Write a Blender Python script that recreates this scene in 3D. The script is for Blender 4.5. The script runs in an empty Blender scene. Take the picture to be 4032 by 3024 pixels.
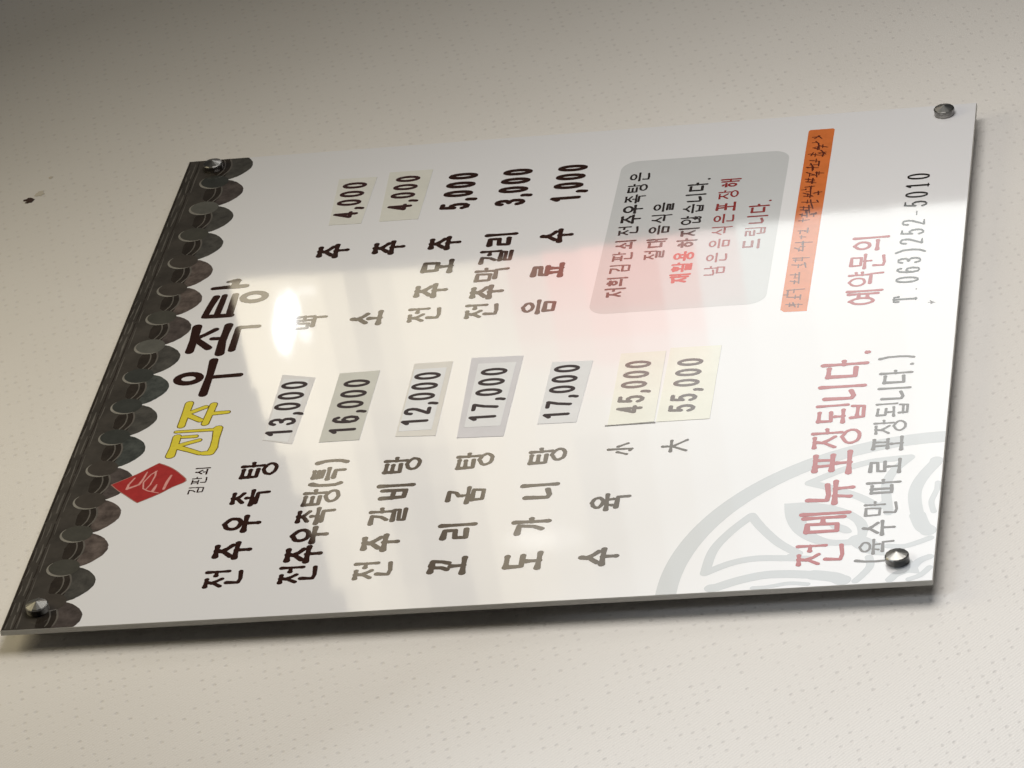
import bpy, math, random
from mathutils import Matrix, Vector
from mathutils.geometry import delaunay_2d_cdt

sc = bpy.context.scene
COL = sc.collection
random.seed(7)

# ---------------------------------------------------------------- camera
cam_d = bpy.data.cameras.new("camera")
cam = bpy.data.objects.new("camera", cam_d)
COL.objects.link(cam)
cam_d.sensor_fit = 'HORIZONTAL'
cam_d.sensor_width = 36.0
cam_d.lens = 155.31
cam_d.clip_start = 0.05
cam_d.clip_end = 200.0
R = Matrix(((0.13196658, 0.52174267, -0.84283415),
            (0.15331033, -0.85078232, -0.50265832),
            (-0.97932669, -0.06288108, -0.19226338)))
cam.matrix_world = Matrix.Translation((-3.39566, -2.26481, -0.41547)) @ R.to_4x4()
sc.camera = cam

# ---------------------------------------------------------------- world and lamps
W = bpy.data.worlds.new("World")
sc.world = W
W.use_nodes = True
W.node_tree.nodes['Background'].inputs[0].default_value = (1.0, 0.97, 0.95, 1)
W.node_tree.nodes['Background'].inputs[1].default_value = 0.035

def area(name, loc, sx, sy, normal, up, radiance, color, shape='RECTANGLE'):
    """area lamp given by its radiance (so that its mirror image has a known brightness)"""
    l = bpy.data.lights.new(name, 'AREA')
    l.shape = shape
    l.size, l.size_y = sx, sy
    a = sx * sy * (math.pi / 4 if shape == 'ELLIPSE' else 1)
    l.energy = radiance * a * math.pi
    l.color = color
    o = bpy.data.objects.new(name, l)
    COL.objects.link(o)
    n = Vector(normal).normalized()
    z = -n
    y = Vector(up)
    y = (y - y.dot(z) * z).normalized()
    x = y.cross(z)
    m = Matrix((x, y, z)).transposed().to_4x4()
    m.translation = Vector(loc)
    o.matrix_world = m
    return o

def side_lamp(name, y0, y1, z0, z1, rad, color, shape='RECTANGLE', x=3.5):
    return area(name, (x, (y0 + y1) / 2, (z0 + z1) / 2), abs(y1 - y0), z1 - z0, (-1, 0, 0), (0, 0, 1), rad, color, shape)

CREAM = (1.0, 0.89, 0.66)
WHITE = (0.97, 1.0, 0.97)
GREYW = (1.0, 0.97, 0.90)
# bright daylit opening at the far side of the room, the one the board mirrors: its uneven light is
# shaped by hand for the mirrored patches - a grid of small area lamps, (height, radiance) per column
COLS = [
 (-1.55, -1.63, [(.22, 4.2), (.80, 3.8), (1.12, 2.1), (1.25, 2.9), (1.34, 3.0), (1.41, 1.6), (1.46, 3.0), (1.52, 3.7), (1.645, 3.7)]),
 (-1.63, -1.72, [(.22, 4.2), (.80, 3.6), (1.12, 2.2), (1.25, 2.9), (1.34, 3.0), (1.41, 1.8), (1.46, 2.9), (1.52, 3.7), (1.64, 3.7)]),
 (-1.72, -1.83, [(.22, 4.1), (.80, 3.2), (.95, 2.8), (1.10, 2.6), (1.25, 2.8), (1.34, 2.8), (1.41, 2.0), (1.46, 2.6), (1.52, 3.6), (1.615, 3.6)]),
 (-1.83, -1.95, [(.22, 4.1), (.80, 3.2), (.95, 2.9), (1.10, 2.6), (1.25, 2.8), (1.34, 2.3), (1.41, 1.7), (1.47, 2.6), (1.52, 3.2), (1.59, 3.3)]),
 (-1.95, -2.15, [(.22, 4.0), (.60, 3.6), (.95, 2.6), (1.00, 1.9), (1.10, 2.6), (1.24, 2.5), (1.30, 1.6), (1.36, .8), (1.42, .9), (1.47, 2.1), (1.53, 2.8), (1.60, 1.4), (1.635, .5)]),
 (-2.15, -2.75, [(.22, 3.4), (.55, 2.8), (.85, 2.8), (1.05, 2.2), (1.20, 2.8), (1.26, 2.1), (1.32, .8), (1.36, .9), (1.43, 2.1), (1.50, 2.3), (1.58, 1.2), (1.62, .2)]),
]
def lerp_tab(tab, z):
    for (a, p), (b, q) in zip(tab, tab[1:]):
        if z <= b: return p + (q - p) * (z - a) / (b - a)
    return tab[-1][1]
def radiance_at(y, z):
    mids = [(a + b) / 2 for a, b, _ in COLS]
    if y >= mids[0]: return lerp_tab(COLS[0][2], z)
    for k in range(len(mids) - 1):
        if y >= mids[k + 1]:
            t = (mids[k] - y) / (mids[k] - mids[k + 1])
            return lerp_tab(COLS[k][2], z) * (1 - t) + lerp_tab(COLS[k + 1][2], z) * t
    return lerp_tab(COLS[-1][2], z)
YS = [-1.55, -1.60, -1.65, -1.70, -1.76, -1.82, -1.89, -1.97, -2.06, -2.16, -2.28, -2.44, -2.75]
ZS = [.22, .42, .58, .70, .78, .85, .92, .99, 1.06, 1.13, 1.19, 1.25, 1.30, 1.345, 1.39, 1.435, 1.48, 1.525, 1.57]
for y0, y1 in zip(YS, YS[1:]):
    yc = (y0 + y1) / 2
    top = 1.65 - .12 * max(0, -1.80 - yc) / .7
    for z0, z1 in zip(ZS, ZS[1:] + [top]):
        zc = (z0 + z1) / 2
        if z1 <= z0 or zc > top: continue
        z1 = min(z1, top)
        t = min(max((zc - .75) / .5, 0), 1)
        c = [WHITE[i] + (CREAM[i] - WHITE[i]) * t for i in range(3)]
        k = min(max(1.5 - 1.5 * math.hypot((yc + 1.58) / .33, (zc - .94) / .26), 0), 1.0)
        c = [c[0], c[1] * (1 - .60 * k), c[2] * (1 - .62 * k)]     # red tint put into the lamp colours for the mirrored pink patch
        edge = y0 if y0 < -1.56 else -1.532 - .055 * min(max((zc - .45) / .75, 0), 1)
        side_lamp("window_lamp", y1, edge, z0, z1, radiance_at(yc, zc) * (1.10 + .10 * k), c)
# the small bare lamp whose glare burns out on the board
BLUE = (0.84, 0.90, 1.0)
for y0, y1, z0, z1, r in ((-1.685, -1.605, 1.525, 1.560, 16), (-1.722, -1.64, 1.540, 1.574, 7), (-1.65, -1.59, 1.512, 1.543, 6), (-1.70, -1.66, 1.50, 1.525, 3), (-1.60, -1.585, 1.475, 1.515, 2.5)):
    side_lamp("glare_lamp", y0, y1, z0, z1, r, BLUE, 'ELLIPSE', x=3.45)
side_lamp("glint_lamp", -2.19, -2.13, 1.06, 1.22, 0.7, (1.0, 1.0, 1.0), 'ELLIPSE', x=3.45)
side_lamp("glint_lamp", -2.17, -2.14, 1.11, 1.19, 1.0, (1.0, 1.0, 1.0), 'ELLIPSE', x=3.44)
# warm ceiling lamp
area("ceiling_lamp", (0.35, -0.9, 1.75), 0.9, 0.9, (-0.25, 0, -1), (0, 1, 0), 3.8, (1.0, 0.86, 0.55))
# main lamp to the right of the board, and a cooler one high to its left
area("main_lamp", (0.72, -1.61, 0.13), 1.2, 1.2, (-0.72, 0.55, -0.42), (0, 0, 1), 6.8, (1.0, 0.955, 0.89))
area("left_lamp", (-0.76, -1.36, 1.18), 0.8, 0.8, (-0.71, -0.01, -0.71), (0, 1, 0), 30, (0.90, 0.95, 1.0))

sc.view_settings.view_transform = 'Standard'
sc.view_settings.look = 'None'
sc.view_settings.exposure = 0
sc.view_settings.gamma = 1

# ---------------------------------------------------------------- helpers
BW, BH, BT, GAP = 942.7, 900.0, 5.5, 22.0     # board width, height, thickness, front face to wall (mm)

def P3(u, v, h):
    """board millimetres (right, up, out from the board's face) -> metres"""
    return (u / 1000.0, -h / 1000.0, v / 1000.0)

def link(name, verts, faces, mat, parent=None, smooth=False):
    me = bpy.data.meshes.new(name)
    me.from_pydata(verts, [], faces)
    mats = mat if isinstance(mat, (list, tuple)) else [mat]
    for m in mats:
        me.materials.append(m)
    me.update()
    if smooth:
        for p in me.polygons:
            p.use_smooth = True
    o = bpy.data.objects.new(name, me)
    COL.objects.link(o)
    if parent:
        o.parent = parent
    return o

def new_mat(name):
    m = bpy.data.materials.new(name)
    m.use_nodes = True
    return m, m.node_tree.nodes, m.node_tree.links, m.node_tree.nodes['Principled BSDF']

def gloss_bump(N, L, B, strength=0.06):
    """the faint orange-peel waviness of the acrylic face (same field over board and print)"""
    g = N.new('ShaderNodeNewGeometry')
    n1 = N.new('ShaderNodeTexNoise'); n1.inputs['Scale'].default_value = 65; n1.inputs['Detail'].default_value = 3
    n2 = N.new('ShaderNodeTexNoise'); n2.inputs['Scale'].default_value = 6; n2.inputs['Detail'].default_value = 1
    L.new(g.outputs['Position'], n1.inputs['Vector']); L.new(g.outputs['Position'], n2.inputs['Vector'])
    a = N.new('ShaderNodeMath'); a.operation = 'MULTIPLY_ADD'
    a.inputs[1].default_value = 5.0
    L.new(n2.outputs['Fac'], a.inputs[0]); L.new(n1.outputs['Fac'], a.inputs[2])
    b = N.new('ShaderNodeBump'); b.inputs['Strength'].default_value = strength
    b.inputs['Distance'].default_value = 0.00012
    L.new(a.outputs[0], b.inputs['Height']); L.new(b.outputs['Normal'], B.inputs['Normal'])

def print_mat(name, rgb, rough=0.036, noise=0.0, nscale=120, alt=None, bump=0.045):
    m, N, L, B = new_mat(name)
    B.inputs['Base Color'].default_value = (*rgb, 1)
    B.inputs['Roughness'].default_value = rough
    B.inputs['IOR'].default_value = 1.5
    if rough > .3: B.inputs['Specular IOR Level'].default_value = 0.22
    if noise:
        g = N.new('ShaderNodeNewGeometry')
        t = N.new('ShaderNodeTexNoise'); t.inputs['Scale'].default_value = nscale; t.inputs['Detail'].default_value = 6
        t.inputs['Roughness'].default_value = 0.65
        L.new(g.outputs['Position'], t.inputs['Vector'])
        r = N.new('ShaderNodeMapRange'); r.inputs[1].default_value = 0.35; r.inputs[2].default_value = 0.68
        L.new(t.outputs['Fac'], r.inputs[0])
        x = N.new('ShaderNodeMix'); x.data_type = 'RGBA'
        a2 = alt or tuple(c * (1 + noise) for c in rgb)
        x.inputs[6].default_value = (*[c * (1 - noise * 0.5) for c in rgb], 1)
        x.inputs[7].default_value = (*a2, 1)
        L.new(r.outputs[0], x.inputs[0]); L.new(x.outputs[2], B.inputs['Base Color'])
    gloss_bump(N, L, B, bump)
    return m

# ---- stroke geometry: tapered capsules, merged to one clean flat outline per glyph
def capsule(p, q, w0, w1, n=9):
    dx, dy = q[0] - p[0], q[1] - p[1]
    a = math.atan2(dy, dx)
    out = []
    for i in range(n + 1):
        t = a + math.pi / 2 + math.pi * i / n
        out.append((p[0] + w0 / 2 * math.cos(t), p[1] + w0 / 2 * math.sin(t)))
    for i in range(n + 1):
        t = a - math.pi / 2 + math.pi * i / n
        out.append((q[0] + w1 / 2 * math.cos(t), q[1] + w1 / 2 * math.sin(t)))
    return out

def stroke_polys(pts, ws, cap=1.0):
    """pts polyline, ws width at each point"""
    return [capsule(pts[i], pts[i + 1], ws[i], ws[i + 1]) for i in range(len(pts) - 1)
            if math.dist(pts[i], pts[i + 1]) > 1e-6]

def union(polys, V, F, h, swap=None):
    vs, fs = [], []
    for p in polys:
        a = sum(p[i][0] * p[(i + 1) % len(p)][1] - p[(i + 1) % len(p)][0] * p[i][1] for i in range(len(p)))
        if a < 0: p = p[::-1]
        fs.append(list(range(len(vs), len(vs) + len(p))))
        vs += [Vector(q) for q in p]
    ov, oe, of, _, _, src = delaunay_2d_cdt(vs, [], fs, 1, 1e-4)
    k = len(V)
    V += [P3(v.x, v.y, h) for v in ov]
    for f, s in zip(of, src):
        if s: F.append([k + i for i in f])

# ---- Hangul composed from its letters
def ell(x0, y0, x1, y1, n=18, tip=False):
    cx, cy, a, b = (x0 + x1) / 2, (y0 + y1) / 2, (x1 - x0) / 2, (y1 - y0) / 2
    pts = []
    for i in range(n + 1):
        t = math.pi / 2 + 2 * math.pi * i / n
        s = 1.0
        if tip and i in (0, n): s = 1.18
        pts.append((cx + a * math.cos(t), cy + b * math.sin(t) * s))
    return pts

CONS = {
 'ㄱ': [[(0, 1), (.95, 1), (.80, .35), (.45, 0)]],
 'ㄴ': [[(.05, 1), (.0, .08), (.35, 0), (1, .12)]],
 'ㄷ': [[(0, 1), (1, 1)], [(.04, 1), (.02, .04), (1, .06)]],
 'ㄹ': [[(0, 1), (.96, 1), (.92, .54), (.03, .50), (.0, .02), (1, .05)]],
 'ㅁ': [[(.03, 1), (.97, 1), (.92, .02), (.06, .02), (.03, 1)]],
 'ㅂ': [[(.03, 1), (.07, 0), (.93, 0), (.97, 1)], [(.05, .52), (.95, .52)]],
 'ㅅ': [[(.52, 1), (.40, .5), (0, 0)], [(.46, .66), (.72, .3), (1, .02)]],
 'ㅇ': 'O',
 'ㅈ': [[(0, .96), (1, 1)], [(.55, .96), (.42, .48), (0, 0)], [(.47, .58), (.74, .25), (1, .02)]],
 'ㅊ': [[(.4, 1.12), (.6, 1.04)], [(0, .80), (1, .82)], [(.55, .80), (.42, .4), (0, 0)], [(.47, .45), (1, .0)]],
 'ㅌ': [[(0, 1), (1, 1)], [(.04, .52), (.92, .54)], [(.03, 1), (.03, .02), (1, .04)]],
 'ㅍ': [[(0, 1), (1, 1)], [(.3, .96), (.34, .05)], [(.7, .96), (.66, .05)], [(0, .02), (1, .04)]],
 'ㅎ': 'H',
 'ㅋ': [[(0, 1), (.95, 1), (.8, .35), (.45, 0)], [(0, .55), (.85, .58)]],
}
CONS['ㄱe'] = [[(0, 1), (.92, 1), (.96, 0)]]
INI = 'ㄱ ㄲ ㄴ ㄷ ㄸ ㄹ ㅁ ㅂ ㅃ ㅅ ㅆ ㅇ ㅈ ㅉ ㅊ ㅋ ㅌ ㅍ ㅎ'.split()
VOW = 'ㅏ ㅐ ㅑ ㅒ ㅓ ㅔ ㅕ ㅖ ㅗ ㅘ ㅙ ㅚ ㅛ ㅜ ㅝ ㅞ ㅟ ㅠ ㅡ ㅢ ㅣ'.split()
FIN = [''] + 'ㄱ ㄲ ㄳ ㄴ ㄵ ㄶ ㄷ ㄹ ㄺ ㄻ ㄼ ㄽ ㄾ ㄿ ㅀ ㅁ ㅂ ㅄ ㅅ ㅆ ㅇ ㅈ ㅊ ㅋ ㅌ ㅍ ㅎ'.split()
DBL = {'ㄲ': 'ㄱㄱ', 'ㄸ': 'ㄷㄷ', 'ㄶ': 'ㄴㅎ', 'ㅀ': 'ㄹㅎ'}

def cons(c, x0, y0, x1, y1, tip, end=False):
    if c in DBL:
        xm = (x0 + x1) / 2
        g = (x1 - x0) * .06
        return cons(DBL[c][0], x0, y0, xm - g, y1, tip, end) + cons(DBL[c][1], xm + g, y0, x1, y1, tip, end)
    s = CONS[c + 'e'] if end and c + 'e' in CONS else CONS[c]
    f = lambda p: (x0 + p[0] * (x1 - x0), y0 + p[1] * (y1 - y0))
    if s == 'O':
        return [ell(x0, y0, x1, y1, tip=tip)]
    if s == 'H':
        return [[f((.38, 1.05)), f((.62, 1.0))], [f((0, .78)), f((1, .80))], ell(*f((.1, 0)), *f((.9, .58)))]
    return [[f(p) for p in st] for st in s]

def vert_vowel(v, x0, x1, y0, y1, ext):
    xm = lambda t: x0 + t * (x1 - x0)
    ym = lambda t: y0 + t * (y1 - y0)
    L = lambda t, a=1.0, b=0.0: [(xm(t), ym(a)), (xm(t) + .004, ym(b) - (ext if b == 0 else 0))]
    if v == 'ㅏ': return [L(.25), [(xm(.25), ym(.5)), (xm(1), ym(.52))]]
    if v == 'ㅑ': return [L(.25), [(xm(.25), ym(.66)), (xm(1), ym(.68))], [(xm(.25), ym(.36)), (xm(1), ym(.38))]]
    if v == 'ㅓ': return [L(.8), [(xm(-.15), ym(.56)), (xm(.8), ym(.56))]]
    if v == 'ㅣ': return [L(.6)]
    if v == 'ㅐ': return [L(.2, .95, .05), L(.9), [(xm(.2), ym(.5)), (xm(.9), ym(.5))]]
    if v == 'ㅔ': return [L(.42, .95, .05), L(.95), [(xm(-.25), ym(.52)), (xm(.42), ym(.52))]]
    if v == 'ㅖ': return [L(.42, .95, .05), L(.95), [(xm(-.25), ym(.64)), (xm(.42), ym(.64))], [(xm(-.25), ym(.36)), (xm(.42), ym(.36))]]

def horz_vowel(v, x0, x1, y0, y1):
    xm = lambda t: x0 + t * (x1 - x0)
    ym = lambda t: y0 + t * (y1 - y0)
    bar = lambda t: [(xm(0), ym(t)), (xm(1), ym(t) + .015)]
    if v == 'ㅗ': return [bar(.05), [(xm(.48), ym(1)), (xm(.49), ym(.05))]]
    if v == 'ㅛ': return [bar(.05), [(xm(.3), ym(1)), (xm(.34), ym(.05))], [(xm(.68), ym(1)), (xm(.66), ym(.05))]]
    if v == 'ㅜ': return [bar(.92), [(xm(.52), ym(.92)), (xm(.52), ym(-.05))]]
    if v == 'ㅠ': return [bar(.92), [(xm(.34), ym(.92)), (xm(.28), ym(0))], [(xm(.66), ym(.92)), (xm(.68), ym(-.08))]]
    if v == 'ㅡ': return [bar(.45)]

def hangul(ch, tip, ext):
    n = ord(ch) - 0xAC00
    i, v, t = INI[n // 588], VOW[n % 588 // 28], FIN[n % 28]
    S = []
    if v in 'ㅏㅐㅑㅓㅔㅕㅖㅣ':
        vx = .70 if v in 'ㅐㅔㅖ' else .74
        ix = .50 if v in 'ㅔㅖㅓ' else .58
        if v in 'ㅔㅖㅐ': ix = .46; vx = .60
        if t:
            S += cons(i, .03, .52, ix, .96, tip)
            S += vert_vowel(v, vx, 1.0, .40, 1.0, 0)
            S += cons(t, .20, .0, .92, .35, tip, True)
        else:
            S += cons(i, .03, .18, ix, .86, tip)
            S += vert_vowel(v, vx, 1.0, .02, 1.0, ext)
    elif v in 'ㅗㅛㅜㅠㅡ':
        if t:
            S += cons(i, .18, .70, .82, 1.0, tip)
            S += horz_vowel(v, 0, 1, .43, .60)
            S += cons(t, .14, .0, .86, .30, tip, True)
        else:
            up = v in 'ㅗㅛ'
            S += cons(i, .14, .52 if not up else .50, .86, .98, tip)
            S += horz_vowel(v, 0, 1, .02, .40)
    else:
        h = {'ㅘ': 'ㅗ', 'ㅚ': 'ㅗ', 'ㅢ': 'ㅡ', 'ㅙ': 'ㅗ'}[v]
        w = {'ㅘ': 'ㅏ', 'ㅚ': 'ㅣ', 'ㅢ': 'ㅣ', 'ㅙ': 'ㅐ'}[v]
        if t:
            S += cons(i, .08, .68, .58, .96, tip)
            S += horz_vowel(h, .0, .68, .42, .60)
            S += vert_vowel(w, .80, 1.04, .36, 1.0, 0)
            S += cons(t, .20, .0, .88, .25, tip, True)
        else:
            S += cons(i, .08, .50, .60, .94, tip)
            S += horz_vowel(h, .0, .70, .14, .40)
            S += vert_vowel(w, .80, 1.0, .02, 1.0, ext)
    return S

LATIN = {
 '0': [ell(.12, .02, .88, .98, 24)],
 '1': [[(.22, .80), (.56, .98), (.56, .02)]],
 '2': [[(.14, .76), (.20, .90), (.36, .98), (.62, .98), (.80, .90), (.86, .74), (.80, .58), (.45, .28), (.14, .03), (.9, .03)]],
 '3': [[(.14, .82), (.24, .94), (.42, .99), (.66, .96), (.80, .84), (.80, .68), (.66, .56), (.42, .53), (.68, .50), (.84, .38), (.85, .20), (.72, .06), (.46, .0), (.24, .05), (.12, .20)]],
 '4': [[(.66, .02), (.66, .96), (.08, .27), (.94, .27)]],
 '5': [[(.84, .97), (.26, .97), (.17, .52), (.34, .62), (.60, .63), (.80, .50), (.86, .30), (.78, .12), (.56, .01), (.30, .03), (.12, .18)]],
 '6': [[(.80, .84), (.68, .96), (.46, .98), (.24, .84), (.14, .55), (.14, .30), (.26, .08), (.50, .0), (.76, .08), (.87, .30), (.76, .52), (.50, .60), (.26, .50), (.15, .32)]],
 '7': [[(.12, .96), (.88, .96), (.60, .55), (.44, .02)]],
 ',': [[(.52, .06), (.55, -.04), (.34, -.20)]],
 '.': [[(.45, .05), (.50, .05)]],
 '-': [[(.12, .40), (.88, .40)]],
 '(': [[(.75, 1.12), (.38, .82), (.30, .40), (.42, .08), (.72, -.14)]],
 ')': [[(.25, 1.12), (.62, .82), (.70, .40), (.58, .08), (.28, -.14)]],
 'T': [[(.08, .97), (.92, .97)], [(.5, .97), (.5, .03)]],
 '小': [[(.5, 1), (.5, .02), (.36, .10)], [(.26, .62), (.06, .22)], [(.72, .62), (.98, .24)]],
 '大': [[(.05, .66), (.95, .68)], [(.50, 1), (.48, .62), (.06, .0)], [(.50, .56), (.96, .02)]],
}
SERIF = dict(LATIN)
SERIF['1'] = [[(.26, .84), (.52, .97), (.52, .03)], [(.25, .02), (.78, .02)]]
SERIF['T'] = [[(.10, .80), (.12, .97), (.88, .97), (.90, .80)], [(.5, .97), (.5, .03)], [(.3, .02), (.7, .02)]]

def glyph_polys(ch, cx, cy, w, h, sw, blob=1.25, tip=True, ext=.0, contrast=0.0, table=LATIN, jit=0.0):
    S = table[ch] if ch in table else hangul(ch, tip, ext)
    if ch not in table:
        k_ = (ord(ch) - 0xAC00) % 28
        sw *= .80 if k_ else 1.0
    x0, y0 = cx - w / 2 + sw / 2, cy - h / 2 + sw / 2
    W_, H_ = w - sw, h - sw
    out = []
    for st in S:
        pts = [(x0 + p[0] * W_ + random.uniform(-jit, jit), y0 + p[1] * H_ + random.uniform(-jit, jit)) for p in st]
        closed = len(st) > 10 and math.dist(st[0], st[-1]) < 1e-6
        if closed: pts[-1] = pts[0]
        n = len(pts)
        if n == 2:                                  # give straight strokes a waist
            a, b = pts
            pts = [a, (a[0] + (b[0] - a[0]) * .3, a[1] + (b[1] - a[1]) * .3), (a[0] + (b[0] - a[0]) * .75, a[1] + (b[1] - a[1]) * .75), b]
            ws = [sw * blob, sw * .96, sw * .90, sw * (1 + (blob - 1) * .45)]
        elif closed:
            ws = [sw * .95] * n
        else:
            ws = [sw * blob] + [sw * .97] * (n - 2) + [sw * (1 + (blob - 1) * .3)]
        if contrast:
            for i in range(n if n != 2 else 4):
                a = pts[max(i - 1, 0)]; b = pts[min(i + 1, len(pts) - 1)]
                if closed and i in (0, n - 1): a, b = pts[1], pts[-2]
                d = math.dist(a, b) or 1
                ws[i] *= (1 - contrast) + contrast * abs(b[1] - a[1]) / d
        out += stroke_polys(pts, ws)
    return out

def text(name, items, h, mat, parent, size, sw, label=None, **kw):
    """items: (char, centre u, centre v)"""
    if name in ("menu_item_text", "size_text"):
        for it in items:
            V, F = [], []
            w_, h_ = it[3:5] if len(it) > 3 else size
            union(glyph_polys(it[0], it[1], it[2], w_, h_, sw, **kw), V, F, h)
            link("printed_syllable", V, F, mat, parent)
        return
    V, F = [], []
    for it in items:
        ch, cu, cv = it[:3]
        w_, h_ = it[3:5] if len(it) > 3 else size
        union(glyph_polys(ch, cu, cv, w_, h_, sw, **kw), V, F, h)
    o = link(name, V, F, mat, parent)
    if label: o['label'] = label
    return o

def strokes(name, sts, h, mat, parent, label=None):
    """sts: list of (width list or number, [(u, v), ...]) in mm"""
    V, F = [], []
    polys = []
    for w, pts in sts:
        ws = w if isinstance(w, (list, tuple)) else [w] * len(pts)
        polys += stroke_polys(pts, ws)
    union(polys, V, F, h)
    o = link(name, V, F, mat, parent)
    if label: o['label'] = label
    return o

def polys(name, plist, h, mat, parent, label=None):
    V, F = [], []
    union([list(p) for p in plist], V, F, h)
    o = link(name, V, F, mat, parent)
    if label: o['label'] = label
    return o

# ---------------------------------------------------------------- wall
mw, N, L, B = new_mat("wallpaper")
g = N.new('ShaderNodeNewGeometry')
mp = N.new('ShaderNodeMapping'); mp.inputs['Scale'].default_value = (1.0, 0.0, 1.0)
L.new(g.outputs['Position'], mp.inputs['Vector'])
vor = N.new('ShaderNodeTexVoronoi'); vor.inputs['Scale'].default_value = 84; vor.inputs['Randomness'].default_value = 0.24
vor.voronoi_dimensions = '3D'
ms = N.new('ShaderNodeMapping'); ms.inputs['Scale'].default_value = (0.85, 0, 1.0); ms.inputs['Rotation'].default_value = (0, .35, 0)
L.new(g.outputs['Position'], ms.inputs['Vector']); L.new(ms.outputs[0], vor.inputs['Vector'])
dot = N.new('ShaderNodeMapRange'); dot.inputs[1].default_value = 0.05; dot.inputs[2].default_value = 0.25
dot.inputs[3].default_value = 1; dot.inputs[4].default_value = 0; dot.interpolation_type = 'SMOOTHSTEP'
L.new(vor.outputs['Distance'], dot.inputs[0])
brk = N.new('ShaderNodeTexNoise'); brk.inputs['Scale'].default_value = 60
L.new(mp.outputs[0], brk.inputs['Vector'])
dm = N.new('ShaderNodeMath'); dm.operation = 'MULTIPLY'
bm = N.new('ShaderNodeMapRange'); bm.inputs[1].default_value = .22; bm.inputs[2].default_value = .55
L.new(brk.outputs['Fac'], bm.inputs[0]); L.new(dot.outputs[0], dm.inputs[0]); L.new(bm.outputs[0], dm.inputs[1])
wv1 = N.new('ShaderNodeTexWave'); wv1.inputs['Scale'].default_value = 95; wv1.inputs['Distortion'].default_value = 3
m1 = N.new('ShaderNodeMapping'); m1.inputs['Rotation'].default_value = (0, .9, 0)
L.new(mp.outputs[0], m1.inputs['Vector']); L.new(m1.outputs[0], wv1.inputs['Vector'])
nf = N.new('ShaderNodeTexNoise'); nf.inputs['Scale'].default_value = 380; nf.inputs['Detail'].default_value = 4
L.new(mp.outputs[0], nf.inputs['Vector'])
s1 = N.new('ShaderNodeMath'); s1.operation = 'MULTIPLY_ADD'; s1.inputs[1].default_value = -1.0
L.new(dm.outputs[0], s1.inputs[0])
s2 = N.new('ShaderNodeMath'); s2.operation = 'MULTIPLY_ADD'; s2.inputs[1].default_value = 0.22
L.new(wv1.outputs['Fac'], s2.inputs[0])
s3 = N.new('ShaderNodeMath'); s3.operation = 'MULTIPLY'; s3.inputs[1].default_value = 0.45
L.new(nf.outputs['Fac'], s3.inputs[0]); L.new(s3.outputs[0], s2.inputs[2]); L.new(s2.outputs[0], s1.inputs[2])
bp = N.new('ShaderNodeBump'); bp.inputs['Strength'].default_value = 0.5; bp.inputs['Distance'].default_value = 0.0009
L.new(s1.outputs[0], bp.inputs['Height']); L.new(bp.outputs['Normal'], B.inputs['Normal'])
blo = N.new('ShaderNodeTexNoise'); blo.inputs['Scale'].default_value = 3.5; blo.inputs['Detail'].default_value = 5
L.new(mp.outputs[0], blo.inputs['Vector'])
cm = N.new('ShaderNodeMix'); cm.data_type = 'RGBA'
cm.inputs[6].default_value = (0.695, 0.675, 0.655, 1); cm.inputs[7].default_value = (0.775, 0.762, 0.755, 1)
L.new(blo.outputs['Fac'], cm.inputs[0])
dk = N.new('ShaderNodeMix'); dk.data_type = 'RGBA'; dk.blend_type = 'MULTIPLY'
dk.inputs[7].default_value = (0.89, 0.885, 0.885, 1)
L.new(dm.outputs[0], dk.inputs[0]); L.new(cm.outputs[2], dk.inputs[6]); L.new(dk.outputs[2], B.inputs['Base Color'])
B.inputs['Roughness'].default_value = 0.62
B.inputs['Specular IOR Level'].default_value = 0.35

yw = GAP / 1000.0
def wall_strip(name, x0, x1, y):
    """one length of wallpaper; the right-hand edge lips over the next by a hair"""
    V = [(x0, y, -2.2), (x1, y, -2.2), (x1, y, 2.4), (x0, y, 2.4)]
    return V
# wall body with two lengths of wallpaper that overlap in a seam
wall = link("wall", [(-2.5, yw + .0012, -2.2), (3.4, yw + .0012, -2.2), (3.4, yw + .0012, 2.4), (-2.5, yw + .0012, 2.4),
                     (-2.5, yw + .12, -2.2), (3.4, yw + .12, -2.2), (3.4, yw + .12, 2.4), (-2.5, yw + .12, 2.4)],
            [(0, 1, 2, 3), (5, 4, 7, 6), (4, 0, 3, 7), (1, 5, 6, 2), (3, 2, 6, 7), (4, 5, 1, 0)], mw)
wall['kind'] = 'structure'
def paper(x00, x01, x10, x11, y):
    V = [(x00, y, -2.2), (x10, y, -2.2), (x11, y, 2.4), (x01, y, 2.4),
         (x00, yw + .0011, -2.2), (x10, yw + .0011, -2.2), (x11, yw + .0011, 2.4), (x01, yw + .0011, 2.4)]
    return link("wallpaper_sheet", V, [(0, 1, 2, 3), (4, 0, 3, 7), (1, 5, 6, 2), (3, 2, 6, 7), (4, 5, 1, 0)], mw, wall)
paper(-2.5, -2.5, -0.350, 0.483, yw)
paper(-0.3505, 0.4825, 3.4, 3.4, yw + .0004)

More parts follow.
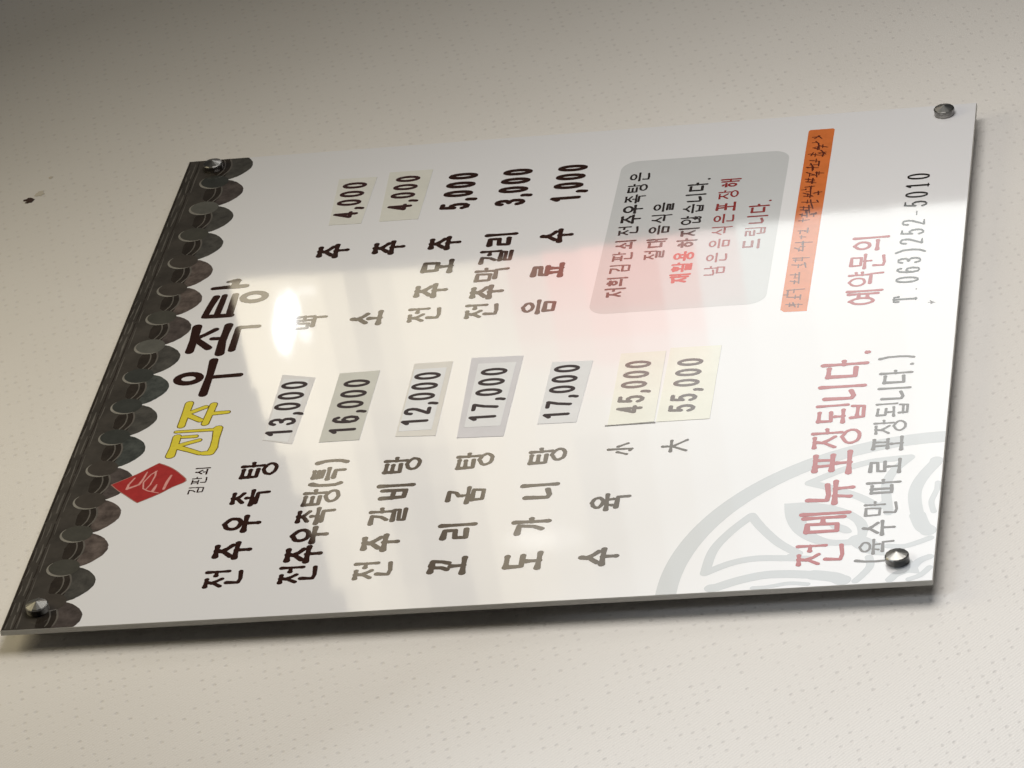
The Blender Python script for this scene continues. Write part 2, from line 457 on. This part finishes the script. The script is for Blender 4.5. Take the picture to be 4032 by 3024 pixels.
# fly speck on the paper
ms_, N, L, B = new_mat("speck")
B.inputs['Base Color'].default_value = (0.035, 0.012, 0.006, 1); B.inputs['Roughness'].default_value = .7
V, F = [], []
def blot(cx, cz, rx, rz, hgt, seed):
    rnd = random.Random(seed)
    k = len(V); n = 14
    V.append((cx, yw - hgt, cz))
    for ring, (s, hh) in enumerate(((.6, .8), (1.0, .02))):
        for i in range(n):
            a = 2 * math.pi * i / n; j = 1 + rnd.uniform(-.22, .22) * (ring + .3)
            V.append((cx + rx * s * j * math.cos(a), yw - hgt * hh + .00005, cz + rz * s * j * math.sin(a)))
    for i in range(n):
        F.append((k, k + 1 + i, k + 1 + (i + 1) % n))
        F.append((k + 1 + i, k + 1 + n + i, k + 1 + n + (i + 1) % n, k + 1 + (i + 1) % n))
blot(.920, 1.090, .0058, .0064, .0008, 1)
blot(.914, 1.092, .0016, .0022, .0006, 4)
link("speck", V, F, ms_, wall)
ms2, N, L, B = new_mat("stain_tint")
B.inputs['Base Color'].default_value = (0.58, 0.54, 0.47, 1); B.inputs['Roughness'].default_value = .7
V, F = [], []
blot(.934, 1.081, .0060, .0060, .0002, 5); blot(.972, 1.0765, .0025, .0025, .0002, 6)
link("stain", V, F, ms2, wall)

# ---------------------------------------------------------------- menu board
board = bpy.data.objects.new("menu_board", None)
COL.objects.link(board)
board['label'] = "glossy white Korean menu board with printed roof tiles, mounted on the papered wall"
board['category'] = "menu board"

m_white = print_mat("white_print_face", (0.765, 0.775, 0.82))
m_edge, N, L, B = new_mat("cut_acrylic_edge")
B.inputs['Base Color'].default_value = (0.50, 0.49, 0.46, 1); B.inputs['Roughness'].default_value = .45
t = N.new('ShaderNodeTexNoise'); t.inputs['Scale'].default_value = 90
bb = N.new('ShaderNodeBump'); bb.inputs['Strength'].default_value = .4; bb.inputs['Distance'].default_value = .0006
L.new(t.outputs['Fac'], bb.inputs['Height']); L.new(bb.outputs['Normal'], B.inputs['Normal'])

def panel():
    c = .5                                     # small chamfer round the face
    V = [P3(c, c, 0), P3(BW - c, c, 0), P3(BW - c, BH - c, 0), P3(c, BH - c, 0),
         P3(0, 0, -c), P3(BW, 0, -c), P3(BW, BH, -c), P3(0, BH, -c),
         P3(0, 0, -BT), P3(BW, 0, -BT), P3(BW, BH, -BT), P3(0, BH, -BT)]
    F = [(0, 1, 2, 3)] + [(4 + i, 4 + (i + 1) % 4, (i + 1) % 4, i) for i in range(4)] \
        + [(8 + i, 8 + (i + 1) % 4, 4 + (i + 1) % 4, 4 + i) for i in range(4)] + [(11, 10, 9, 8)]
    o = link("acrylic_panel", V, F, [m_white, m_edge], board)
    for p in o.data.polygons:
        p.material_index = 0 if p.index == 0 else 1
    return o
panel()

# ---- lower-left emblem, pale grey rings and leaves
m_emb = print_mat("emblem_grey_print", (0.53, 0.56, 0.60))
def arc(r, a0, a1, n=40, cx=0, cy=0):
    return [(cx + r * math.cos(math.radians(a0 + (a1 - a0) * i / n)), cy + r * math.sin(math.radians(a0 + (a1 - a0) * i / n))) for i in range(n + 1)]
mir = lambda pts: [(b, a) for a, b in pts]
def curve_(pts, n=6):
    return curve(pts, n)
def curve(pts, n=6):
    """Catmull-Rom through points"""
    out = []
    for i in range(len(pts) - 1):
        p0 = pts[max(i - 1, 0)]; p1 = pts[i]; p2 = pts[i + 1]; p3 = pts[min(i + 2, len(pts) - 1)]
        for k in range(n):
            t = k / n
            out.append(tuple(.5 * ((2 * p1[j]) + (-p0[j] + p2[j]) * t + (2 * p0[j] - 5 * p1[j] + 4 * p2[j] - p3[j]) * t * t
                       + (-p0[j] + 3 * p1[j] - 3 * p2[j] + p3[j]) * t ** 3) for j in range(2)))
    out.append(pts[-1])
    return out
def clip(pts):
    return [(max(a, .6), max(b, .6)) for a, b in pts]
ring = arc(260, 0, 90, 60) + arc(240, 90, 0, 60)
E = [clip(ring)]
def band(pts, w):
    return stroke_polys([(max(a, w * .5 + .6), max(b, w * .5 + .6)) for a, b in curve(pts)], [w] * (len(curve(pts))))
tri = [[(128, 180), (100, 199), (70, 212), (33, 216)], [(33, 216), (47, 194), (53, 172), (52, 150), (48, 120)], [(128, 180), (105, 168), (78, 150), (58, 130)]]
for s in tri:
    for q in (s, mir(s)):
        E += band(q, 10)
E += band([(48, 120), (52, 138), (58, 130)], 8) + band([(120, 48), (138, 52), (130, 58)], 8)
side = [(5, 208), (17, 184), (24, 160), (24, 138), (20, 112)]
for q in (side, mir(side)):
    E += band(q, 13)
low = [(20, 112), (14, 92), (6, 84)]
for q in (low, mir(low)): E += band(q, 16)
inn = [(1, 168), (5, 150), (8, 134), (5, 117)]
for q in (inn, mir(inn)): E += band(q, 6)
# leaf on the diagonal with hollow and core
leafo = curve([(146, 150), (122, 147), (97, 138), (78, 122), (69, 104), (67, 81), (72, 70), (86, 66), (105, 68), (122, 80), (136, 99), (145, 123), (146, 150)])
leafi = curve([(126, 127), (108, 125), (92, 117), (80, 103), (77, 88), (80, 77), (92, 76), (107, 81), (118, 92), (125, 107), (126, 127)])
cuts = []
def ring_between(o, i):
    n = min(len(o), len(i)); out = []
    f = lambda P, t: P[min(int(t * (len(P) - 1)), len(P) - 1)]
    K = 60
    for k in range(K):
        a, b = k / K, (k + 1) / K
        q = [f(o, a), f(o, b), f(i, b), f(i, a)]
        q = [q[j] for j in range(4) if math.dist(q[j], q[j - 1]) > 1e-3]
        if len(q) > 2: out.append(q)
    return out
E += ring_between(leafo, leafi)
E += [curve([(110, 107), (97, 100), (88, 88), (90, 81), (101, 88), (110, 107)])]
# inner knots
E += [curve([(46, 47), (62, 50), (76, 62), (84, 76), (76, 84), (62, 76), (50, 62), (46, 47)])]
E += [curve([(12, 12), (34, 20), (48, 40), (40, 48), (20, 34), (12, 12)])]
for q in ([(45, 62), (30, 60), (16, 66), (6, 72)],):
    E += band(q, 8) + band(mir(q), 8)
E += band([(20, 22), (14, 34), (5, 40)], 9) + band([(22, 20), (34, 14), (40, 5)], 9) + band([(4, 22), (10, 12), (22, 4)], 7)
polys("emblem_print", E, .05, m_emb, board)

# ---- notice box
m_box = print_mat("notice_grey_print", (0.575, 0.595, 0.625), noise=.03, nscale=8)
def rrect(x0, y0, x1, y1, r, n=8):
    out = []
    for cx, cy, a in ((x1 - r, y1 - r, 0), (x0 + r, y1 - r, 90), (x0 + r, y0 + r, 180), (x1 - r, y0 + r, 270)):
        out += [(cx + r * math.cos(math.radians(a + 90 * i / n)), cy + r * math.sin(math.radians(a + 90 * i / n))) for i in range(n + 1)]
    return out
polys("notice_panel", [rrect(532, 201, 864, 388, 19)], .05, m_box, board)
m_brown = print_mat("dark_brown_ink", (0.030, 0.012, 0.009))
m_black = print_mat("black_ink", (0.028, 0.024, 0.024))
m_dred = print_mat("dark_red_ink", (0.26, 0.035, 0.035))
m_red = print_mat("red_ink", (0.50, 0.05, 0.045))
m_bred = print_mat("bottom_red_ink", (0.36, 0.03, 0.04))
m_grey = print_mat("grey_ink", (0.10, 0.085, 0.085))

def row(chars, us, v, w=None, h=None):
    out = []
    for c, u in zip(chars, us):
        out.append((c, u, v) if w is None else (c, u, v, w, h))
    return out
nsz = (20.5, 23)
NK = dict(blob=1.08, tip=False, ext=.03)
text("notice_text", row("저희김판쇠전주우족탕은", [575, 598, 625, 651, 677, 707, 732, 754, 777, 801, 827], 364.5), .11, m_black, board, nsz, 3.3, **NK)
text("notice_text", row("절대음식을", [650, 675, 704, 729, 754], 330.5), .11, m_black, board, nsz, 3.3, **NK)
text("notice_text", row("재활용", [596, 619, 643], 297.5), .11, m_red, board, nsz, 4.0, label="bright red words in the grey notice box", **NK)
text("notice_text", row("하지않습니다", [671, 695, 720, 746, 770, 794], 297.5) + [('.', 811, 290, 8, 12)], .11, m_black, board, nsz, 3.3, **NK)
text("notice_text", row("남은음식은포장해", [607, 635, 665, 693, 719, 745, 772, 798], 261.5), .11, m_dred, board, nsz, 3.0, label="dark red line in the grey notice box", **NK)
text("notice_text", row("드립니다", [659, 686, 712, 736], 225) + [('.', 752, 218, 8, 12)], .11, m_dred, board, nsz, 3.0, **NK)

# ---- orange strip with smudged small print
m_or = print_mat("orange_print", (0.62, 0.17, 0.045), noise=.12, nscale=60)
m_orl = print_mat("orange_ink", (0.10, 0.022, 0.012), noise=.4, nscale=200)
strip = [(510, 156), (905, 155), (907, 157), (907, 182), (905, 184), (516, 184), (511, 180)]
polys("orange_strip", [strip], .05, m_or, board)
MARK = [(892,171,886,176),(892,172,885,168),(879,174,873,170),(875,171,861,169),(869,170,864,160),(865,176,860,169),(851,178,847,169),(847,177,854,175),(851,168,853,161),(858,167,848,161),(846,163,847,168),(836,177,833,167),(829,176,821,173),(833,167,822,167),(821,180,818,167),(823,174,812,173),(809,179,801,168),(807,169,805,160),(809,168,797,167),(794,179,791,169),(788,178,784,167),(795,171,783,171),(776,178,777,168),(772,177,770,177),(776,172,759,171),(761,168,763,159),(765,163,757,162),(763,179,756,169),(756,178,754,168),(743,179,742,171),(747,170,734,168),(745,163,740,161),(732,180,730,172),(726,179,723,171),(735,171,717,169),(736,168,727,166),(716,179,711,171),(714,168,715,161),(718,162,714,162),(721,172,709,171),
 (702,179,703,168),(680,178,680,170),(685,168,675,168),(667,175,666,169),(655,179,654,161),(644,179,637,171),(657,171,636,170),(622,179,621,162),(618,178,617,170),(608,179,606,169),(611,166,601,164),(587,179,587,171),(591,170,568,169),(574,178,571,170),(555,180,556,162),(553,179,543,179),(541,179,539,165),(544,165,535,165),(526,179,525,169),(529,172,520,169),(525,167,524,162)]
rs_ = random.Random(5)
marks = []
for a, b, c, d in MARK:
    marks.append(([1.9, 1.5], [(a, b), (c, d)]))
    mx, my = (a + c) / 2 + rs_.uniform(-2, 2), (b + d) / 2 + rs_.uniform(-2, 2)
    if abs(a - c) > abs(b - d): marks.append(([1.5, 1.2], [(mx, my + 4), (mx, my - 1)]))
    else: marks.append(([1.5, 1.2], [(mx - 4.5, my), (mx + 3, my)]))
strokes("strip_text", marks, .11, m_orl, board)

# ---- title
def T_(w, *p): return (w, list(p))
title = [
 # 우
 T_(8.2, *ell(445.5, 791, 464, 815.5)),
 T_([9.5, 7.6, 9.5], (489, 782.5), (461, 781), (421, 781)), T_([6.6, 6.6, 7.0], (455, 779), (455.5, 762), (456, 748)),
 # 족
 T_([10.5, 8.8, 9.2], (562, 815), (534, 813.5), (511, 813.5)), T_([7, 6, 7], (536, 813), (545, 802), (554, 793)), T_([7.5, 8.5], (533, 809), (516, 794)),
 T_([6.5, 6], (535, 793), (534, 783)), T_([9.5, 8, 8.5, 10.5], (561, 780), (545, 780.5), (528, 781), (503, 779)),
 T_([8, 7.2, 6.5], (509, 767), (532, 767.5), (554, 768)), T_([6.6, 6, 6.2], (555, 767), (555, 757), (555, 746.5)),
 # 탕
 T_([7.5, 8, 7.5], (583, 811), (582.5, 797), (582.5, 782)), T_([8, 7.2, 7.2], (624, 806), (604, 809), (585, 811)),
 T_([6, 7, 7], (626, 797), (604, 797.5), (585, 798)), T_([7.5, 8, 8], (626, 785), (605, 784.5), (585, 784)),
 T_([6, 7, 8, 7], (643, 813), (644, 797), (644, 786), (644.5, 777)), T_([8, 8.5], (646, 790), (657, 789)), T_([3.5, 7, 3], (655.5, 799), (657, 792), (657, 785.5)),
 T_(7.4, *ell(609.5, 750.5, 628, 775.5)),
]
strokes("title_text", [([x + .7 for x in (w if isinstance(w, list) else [w] * len(p))], p) for w, p in title], .11, m_brown, board, label="heavy dark brown title lettering")
ytitle = [
 T_([8, 7, 7], (404, 792), (384, 792), (360, 792)), T_([6, 5.5, 5.5], (384, 790), (389, 782), (395, 773)), T_([6.5, 6], (381, 789), (369, 773.5)),
 T_([7, 7, 7], (399, 765), (379, 766), (362, 767)), T_([6, 5.5, 5], (381, 765), (381.5, 756), (382, 747)),
 T_([8, 7.5, 9], (339, 792), (320, 791.5), (303, 792)), T_([6, 5.5, 5], (321, 788), (326, 777), (330, 767)), T_([6.5, 5.5, 5], (318, 786), (311, 773), (304, 761)),
 T_([4, 4.5], (338, 786), (338, 772)), T_([3.6, 4, 4.5], (349, 795), (349, 776), (349, 756)),
 T_([6.5, 7.5, 8], (304, 757), (304, 750), (314, 748.5)), T_([7.5, 6.5, 9], (314, 748.5), (330, 749.5), (351, 751)),
]
m_yo = print_mat("olive_outline_ink", (0.17, 0.12, 0.02))
m_y = print_mat("yellow_ink", (0.70, 0.60, 0.06), noise=.08, nscale=150)
grow = [([x + 2.2 for x in (w if isinstance(w, list) else [w] * len(p))], p) for w, p in ytitle]
strokes("yellow_title_outline", grow, .11, m_yo, board)
strokes("yellow_title_text", ytitle, .17, m_y, board, label="yellow title word with an olive outline")
text("small_name_text", row("김판쇠", [234, 252, 270], 751.5), .11, m_brown, board, (14.5, 16.5), 2.0, blob=1.05, tip=False)

# ---- red lozenge mark
m_lz = print_mat("lozenge_red", (0.36, 0.035, 0.035), noise=.15, nscale=80)
m_lzo = print_mat("lozenge_rim", (0.40, 0.20, 0.17))
m_lzs = print_mat("lozenge_script", (0.62, 0.30, 0.28), noise=.25, nscale=150)
lz = curve([(254, 843), (262, 832), (272, 819), (287.5, 803), (288, 799), (279, 786), (266, 774), (253, 766), (243, 778), (232, 789), (219.5, 806), (219, 810), (231, 822), (243, 834), (254, 843)], 3)
cxz, cyz = 253.5, 804.5
polys("lozenge_rim_print", [[(cxz + (a - cxz) * 1.035, cyz + (b - cyz) * 1.035) for a, b in lz]], .13, m_lzo, board)
polys("lozenge_print", [lz], .19, m_lz, board)
script = [T_([3.2, 2.2, 1.6], *[(244, 825), (252, 825), (264, 821)]), T_([3, 2.6, 2.4, 1.4], (244, 825), (251, 814), (259, 812), (274, 810)),
          T_([1.4, 1.5, 1.6, 1.6, 1.4, 1.2], (275, 800), (269, 805), (255, 810), (243, 808), (238, 802), (233, 790)),
          T_([2.2, 1.8, 1.4, 1.4], (274, 801), (266, 800), (249, 802), (241, 805)), T_([1.4, 3.2, 3.2], (249, 795), (242, 796), (237, 797)),
          T_([2.2, 3.2, 2.8], (265, 783), (253, 785), (240, 786))]
strokes("lozenge_script", [(w, curve(p, 4)) if False else (w, p) for w, p in script], .24, m_lzs, board)

# ---- menu lines
msz = (32, 39.5)
MK = dict(blob=1.32, tip=True, jit=.35)
SW = 5.7
rowsL = [("전주우족탕", [70, 119, 167, 214, 265], 691.5), ("전주갈비탕", [70, 118, 165, 210, 258], 543), ("꼬리곰탕", [70, 131, 195, 258], 469),
         ("도가니탕", [71, 132, 195, 259], 395.5), ("수육", [71, 167], 322)]
for s, us, v in rowsL:
    text("menu_item_text", row(s, us, v), .11, m_brown, board, msz, SW, **MK)
text("menu_item_text", row("전주우족탕", [70, 105, 139, 173, 207], 617.5) + [('(', 230, 617, 13, 29)] + [('특', 250, 617, 25, 35)] + [(')', 273, 617, 13, 29)],
     .11, m_brown, board, (32, 39), SW, **MK)
text("size_text", [('小', 263, 322.5, 25, 27)], .11, m_brown, board, msz, 3.2, **MK)
text("size_text", [('大', 263, 268, 25, 27)], .11, m_brown, board, msz, 3.2, **MK)
rowsR = [("맥주", [556, 708], 691), ("소주", [556, 707], 628.5), ("전주모주", [556, 606, 657, 708], 566.5),
         ("전주막걸리", [556, 595, 632, 670, 708], 504.5), ("음료수", [556, 632, 707], 443)]
for s, us, v in rowsR:
    text("menu_item_text", row(s, us, v), .11, m_brown, board, (31, 37), SW, **MK)

def price(s, u0, u1, v0, v1):
    """digits between u0 and u1, feet on v0"""
    n = len(s) - 1
    pitch = (u1 - u0) / (n + .42)
    out, u = [], u0
    for c in s:
        w = pitch * .42 if c == ',' else pitch
        if c == ',':
            out.append((c, u + w / 2, v0 + (v1 - v0) / 2, w * 1.3, v1 - v0))
        else:
            out.append((c, u + w / 2, v0 + (v1 - v0) / 2, w * .90, v1 - v0))
        u += w
    return out
PK = dict(blob=1.0, contrast=.12)
for s, v0 in (("5,000", 549.5), ("3,000", 487.5), ("1,000", 425.5)):
    text("price_text", price(s, 780, 869, v0, v0 + 36), .11, m_black if False else m_brown, board, None, 6.7, **PK)

# ---- taped price slips
m_slipink = print_mat("slip_ink", (0.030, 0.018, 0.022), rough=.42, bump=.1)
m_slipink_g = print_mat("glossy_slip_ink", (0.05, 0.022, 0.022))
def slip(name, quad, text_s, tu, ink, mat, border=None, bquad=None, label=None, thick=.35):
    """a paper slip with a thin edge, its tape and its digits"""
    def sheet(nm, q, h0, h1, m, par):
        V = [P3(a, b, h1) for a, b in q] + [P3(a, b, h0) for a, b in q]
        F = [(0, 1, 2, 3), (0, 4, 5, 1), (1, 5, 6, 2), (2, 6, 7, 3), (3, 7, 4, 0)]
        return link(nm, V, F, m, par)
    s = sheet(name, quad, .02, thick, mat, board)
    if label: s['label'] = label
    top = thick
    if bquad:
        sheet("tape", bquad, thick * .5, thick + .16, border, s); top = thick + .16
    text("slip_digits", tu, top + .08, ink, s, None, 5.1 if len(text_s) > 5 else 5.4, blob=1.0, contrast=.12)
    return s
def slipm(name, c, rough=.42):
    return print_mat(name, c, rough=rough, noise=.06, nscale=20, bump=.08)
pale = slipm("slip_bluish", (0.77, 0.79, 0.83)); paleB = slipm("slip_tape_grey", (0.73, 0.73, 0.755))
slip("price_slip", [(311, 666), (440, 664), (450, 701), (322, 699)], "13,000", price("13,000", 324, 437, 669, 699), m_slipink, paleB, pale,
     [(315, 671), (438, 670), (441, 698), (322, 697)], "bluish slip with 13,000 on curling clear tape")
slip("price_slip", [(311, 596), (446, 596), (445, 639), (311, 638)], "16,000", price("16,000", 321, 433, 602, 632), m_slipink, slipm("slip_greenish", (0.61, 0.62, 0.59)),
     label="darker greenish grey slip with 16,000")
slip("price_slip", [(310, 517), (455, 520), (455, 561), (313, 559)], "12,000", price("12,000", 329, 438, 528, 558), m_slipink, slipm("slip_stained", (0.73, 0.72, 0.70)), pale,
     [(322, 523), (443, 525), (443, 559), (322, 557)], "slip with 12,000 under stained tape")
slip("price_slip", [(301, 446), (457, 446), (459, 501), (303, 494)], "17,000", price("17,000", 329, 438, 458, 488), m_slipink, slipm("slip_grey", (0.66, 0.66, 0.71)), pale,
     [(321, 452), (445, 452), (446, 492), (322, 489)], "grey slip with 17,000 on the fourth line")
slip("price_slip", [(319, 374), (438, 371), (440, 414), (320, 414)], "17,000", price("17,000", 325, 435, 382, 411), m_slipink, slipm("slip_white", (0.77, 0.79, 0.83)),
     label="pale slip with 17,000 on the fifth line")
yel = slipm("slip_yellowish", (0.73, 0.745, 0.69), .06); yel2 = slipm("slip_yellow_tape", (0.74, 0.755, 0.69), .06)
slip("price_slip", [(311, 294), (448, 296), (448, 343), (309, 341)], "45,000", price("45,000", 327, 434, 308, 337), m_slipink_g, yel, label="yellowed slip with 45,000, upper of the last two")
slip("price_slip", [(310, 238), (452, 239), (453, 292), (310, 292)], "55,000", price("55,000", 323, 432, 254, 283), m_slipink_g, yel2, label="yellowed slip with 55,000, lower of the last two")
slip("price_slip", [(766, 669), (872, 668), (873, 712), (767, 706)], "4,000", price("4,000", 778, 865, 676, 706), m_slipink_g, slipm("slip_tan", (0.71, 0.715, 0.69), .08), label="tan slip with 4,000 on the top right line")
slip("price_slip", [(767, 605), (880, 605), (880, 655), (767, 649)], "4,000", price("4,000", 787, 871, 616, 646), m_slipink_g, slipm("slip_tan2", (0.69, 0.695, 0.66), .08), label="tan slip with 4,000 on the second right line")
strokes("ink_line", [(1.5, [(308.5, 343), (309, 293)])], .5, m_grey, board)

# ---- bottom lines
RK = dict(blob=1.35, tip=True, ext=.05, jit=.3)
text("takeaway_text", [('전', 54, 109, 38, 47), ('메', 108, 109, 38, 48), ('뉴', 161, 107, 44, 47), ('포', 214, 108, 44, 41), ('장', 259, 108, 38, 50), ('됩', 305, 107, 38, 50),
                       ('니', 345, 109, 32, 47), ('다', 389, 109, 36, 47), ('.', 420, 91, 12, 14)], .17, m_bred, board, None, 5.2, label="large red line at the bottom left", **RK)
text("takeaway_note_text", [('(', 38, 57, 10, 30)] + [(c, u, 56, 27, 33) for c, u in zip("육수만따로포장됩니다", [62, 94, 127, 166, 202, 243, 274, 306, 337, 368])]
     + [('.', 391, 44, 8, 10), (')', 406, 57, 10, 30)], .17, m_grey, board, None, 3.5, label="dark grey bracketed line under the red one", **RK)
text("booking_text", [(c, u, 99, 32, 38) for c, u in zip("예약문의", [530, 568, 605, 643])], .11, m_bred, board, None, 4.2, **RK)
tel = "T.063)252-5010"
text("phone_text", [(c, 521 + 19.6 + 20.1 * (i - 1) if i else 521, 55.5, 16.5 if c not in '-.' else 14, 27.5) for i, c in enumerate(tel)], .11, m_black, board, None, 3.9,
     blob=1.0, tip=False, contrast=.62, table=SERIF)
strokes("ink_fleck", [([1.5, 3.2, 1.2], [(508, 28), (511, 27), (515, 29)]), ([.8, 2, .8], [(511, 31), (511, 27), (510, 24)])], .11, m_grey, board)

# ---- printed tiled eaves along the top
tm = {
 'base': print_mat("eaves_dark_print", (0.050, 0.045, 0.040), noise=.45, nscale=22),
 'gap': print_mat("eaves_gap_print", (0.028, 0.023, 0.019), noise=.4, nscale=60),
 'line': print_mat("eaves_line_print", (0.115, 0.107, 0.098), noise=.3, nscale=60),
 'rim': print_mat("tile_rim_print", (0.23, 0.22, 0.20), noise=.3, nscale=70),
}
drip_m = [print_mat("drip_print_%s" % n, c, noise=.5, nscale=75, alt=a) for n, c, a in (
    ('brown', (0.080, 0.064, 0.058), (0.15, 0.122, 0.112)), ('plum', (0.066, 0.055, 0.052), (0.105, 0.088, 0.084)), ('grey', (0.062, 0.060, 0.056), (0.090, 0.087, 0.080)),
    ('slate', (0.050, 0.056, 0.054), (0.085, 0.094, 0.090)))]
cap_m = [print_mat("cap_print_%s" % n, c, noise=.18, nscale=60) for n, c in (
    ('brown', (0.056, 0.049, 0.043)), ('grey', (0.062, 0.061, 0.053)), ('slate', (0.042, 0.045, 0.042)), ('pale', (0.105, 0.105, 0.096)))]
# order runs from the left edge of the board to the right edge
drip_k = [1, 2, 0, 0, 1, 3, 2, 3, 2, 1, 0, 0, 2, 2, 1, 2]
cap_k = [0, 1, 1, 0, 0, 2, 2, 2, 3, 1, 0, 0, 1, 3, 2]
DP, CP = 60.5, 60.25
V_, E_ = [], []
edge = [(0, 899.6), (0, 848)]
low_edge = []
for k in range(16):
    c = 14.5 + DP * k
    for dx, dv in ((-29, 846), (-28, 838), (-24, 831), (-16, 825), (-8, 822.6), (0, 822), (9, 822.6), (17, 825.5), (24, 831), (28, 838), (29.5, 846)):
        low_edge.append((c + dx, dv + .6 * math.sin(k * 2.1)))
def drip(c, s=1.0):
    return [(c + a * s, b) for a, b in curve([(-30.5, 847), (-27.5, 840), (-22, 833), (-14, 826.5), (-6, 822.6), (1, 821.6), (9, 823), (17, 827.5), (24, 834), (28.5, 841), (30.5, 847)], 3)]
cl = lambda P: [(min(max(a, .5), BW - .5), min(b, BH - .5)) for a, b in P]
polys("eaves_print", [[(.5, 899.5), (.5, 846), (BW - .5, 846), (BW - .5, 899.5)]], .05, tm['base'], board)
for k in range(16):
    c = 14.5 + DP * k
    rnd = random.Random(k)
    P = [(a + rnd.uniform(-.25, .25), b + rnd.uniform(-.25, .25)) for a, b in drip(c)]
    o = polys("printed_drip_tile", [cl([(c - 30, 850)] + P + [(c + 30, 850)])], .09, drip_m[drip_k[k]], board)
    polys("tile_shadow_print", [cl([(c - 22, 850), (c - 10, 847.5), (c + 6, 847), (c + 20, 850), (c + 21, 856), (c + 17, 864), (c + 4, 867), (c - 12, 866), (c - 19, 860)])], .12, tm['gap'], board)
    ln = [curve([(c - 20, 853), (c - 8, 847.5), (c + 6, 847), (c + 19, 851)], 4), curve([(c - 19, 860), (c - 8, 855), (c + 6, 854.5), (c + 18, 858)], 4)]
    sts = []
    for j, q in enumerate(ln):
        q = [(a, b) for a, b in q if 1.6 < a < BW - 1.6]
        if len(q) > 2: sts.append(([.9] + [1.9 - .4 * j] * (len(q) - 2) + [.9], q))
    if sts: strokes("tile_rim_line", sts, .15, tm['line'], board)
for k in range(15):
    c = 44.5 + CP * k
    r = 15.6
    polys("printed_round_tile", [ell(c - r, 843.5, c + r, 877.5, 26)[:-1]], .18, cap_m[cap_k[k]], board)
    pts = [(c + (r - .4) * math.cos(math.radians(a)), 860.5 + 16.6 * math.sin(math.radians(a))) for a in range(50, 226, 11)]
    n = len(pts)
    strokes("tile_rim_line", [([.4 + 2.5 * math.sin(math.pi * (i + .2) / n) ** 1.6 for i in range(n)], [(a + (1.3 * math.sin(math.pi * i / n)), b - .8 * math.sin(math.pi * i / n)) for i, (a, b) in enumerate(pts)])],
            .21, tm['rim'], board)
# ridge lines
rnd = random.Random(3)
dash = []
for v, wd, seg in ((890.5, 1.9, 46), (895.5, 1.5, 30), (884, 1.1, 60)):
    u = 3
    while u < BW - 12:
        l = rnd.uniform(.35, 1.0) * seg
        e = min(u + l, BW - 3)
        w = wd * rnd.uniform(.6, 1.25)
        dash.append(([w * .5, w, w * .4], [(u, v + rnd.uniform(-.8, .8)), ((u + e) / 2, v + rnd.uniform(-.4, .4)), (e, v + rnd.uniform(-.8, .8))]))
        u = e + rnd.uniform(4, 20)
strokes("ridge_line_print", dash, .09, tm['line'], board)
dk_ = []
u = 0
while u < BW - 10:
    e = min(u + rnd.uniform(20, 60), BW - 2)
    dk_.append(([1.6, 2.4, 1.2], [(max(u, 2), 898), ((u + e) / 2, 897.8 + rnd.uniform(-.6, .3)), (e, 898)]))
    dk_.append(([1.0, 1.8, 1.0], [(max(u, 2), 887.4), ((u + e) / 2, 887 + rnd.uniform(-.6, .3)), (e, 887.4)]))
    u = e + rnd.uniform(1, 6)
strokes("ridge_shadow_print", dk_, .07, tm['gap'], board)

# ---- stand-off bolts with turned conical caps
mc, N, L, B = new_mat("turned_steel")
B.inputs['Metallic'].default_value = 1; B.inputs['Base Color'].default_value = (0.24, 0.24, 0.235, 1); B.inputs['Roughness'].default_value = .36
mb_, N, L, B = new_mat("steel_barrel")
B.inputs['Metallic'].default_value = 1; B.inputs['Base Color'].default_value = (0.36, 0.35, 0.34, 1); B.inputs['Roughness'].default_value = .35
def lathe(prof, n, cu, cv):
    V, F = [], []
    for r, h in prof:
        for i in range(n):
            a = 2 * math.pi * (i + .5) / n
            V.append(P3(cu + r * math.cos(a), cv + r * math.sin(a), h))
    for j in range(len(prof) - 1):
        for i in range(n):
            F.append((j * n + i, (j + 1) * n + i, (j + 1) * n + (i + 1) % n, j * n + (i + 1) % n))
    F.append(tuple(range((len(prof) - 1) * n, len(prof) * n)))
    return V, F
for cu, cv in ((31.5, 869), (921, 867), (921, 34.5), (35, 34.5)):
    V, F = lathe([(7.5, -GAP), (7.5, -BT)], 24, cu, cv)
    bolt = link("standoff_bolt", V, F, mb_, board, True)
    bolt.data.polygons[-1].use_smooth = False
    V, F = lathe([(10.8, .3), (11.2, .9), (11.4, 6.6)], 32, cu, cv)
    link("bolt_collar", V, F, mb_, bolt, True)
    V, F = lathe([(11.4, 6.6), (11.2, 7.3), (10.4, 8.0), (.4, 11.0)], 14, cu, cv)
    link("bolt_cap", V, F, mc, bolt)
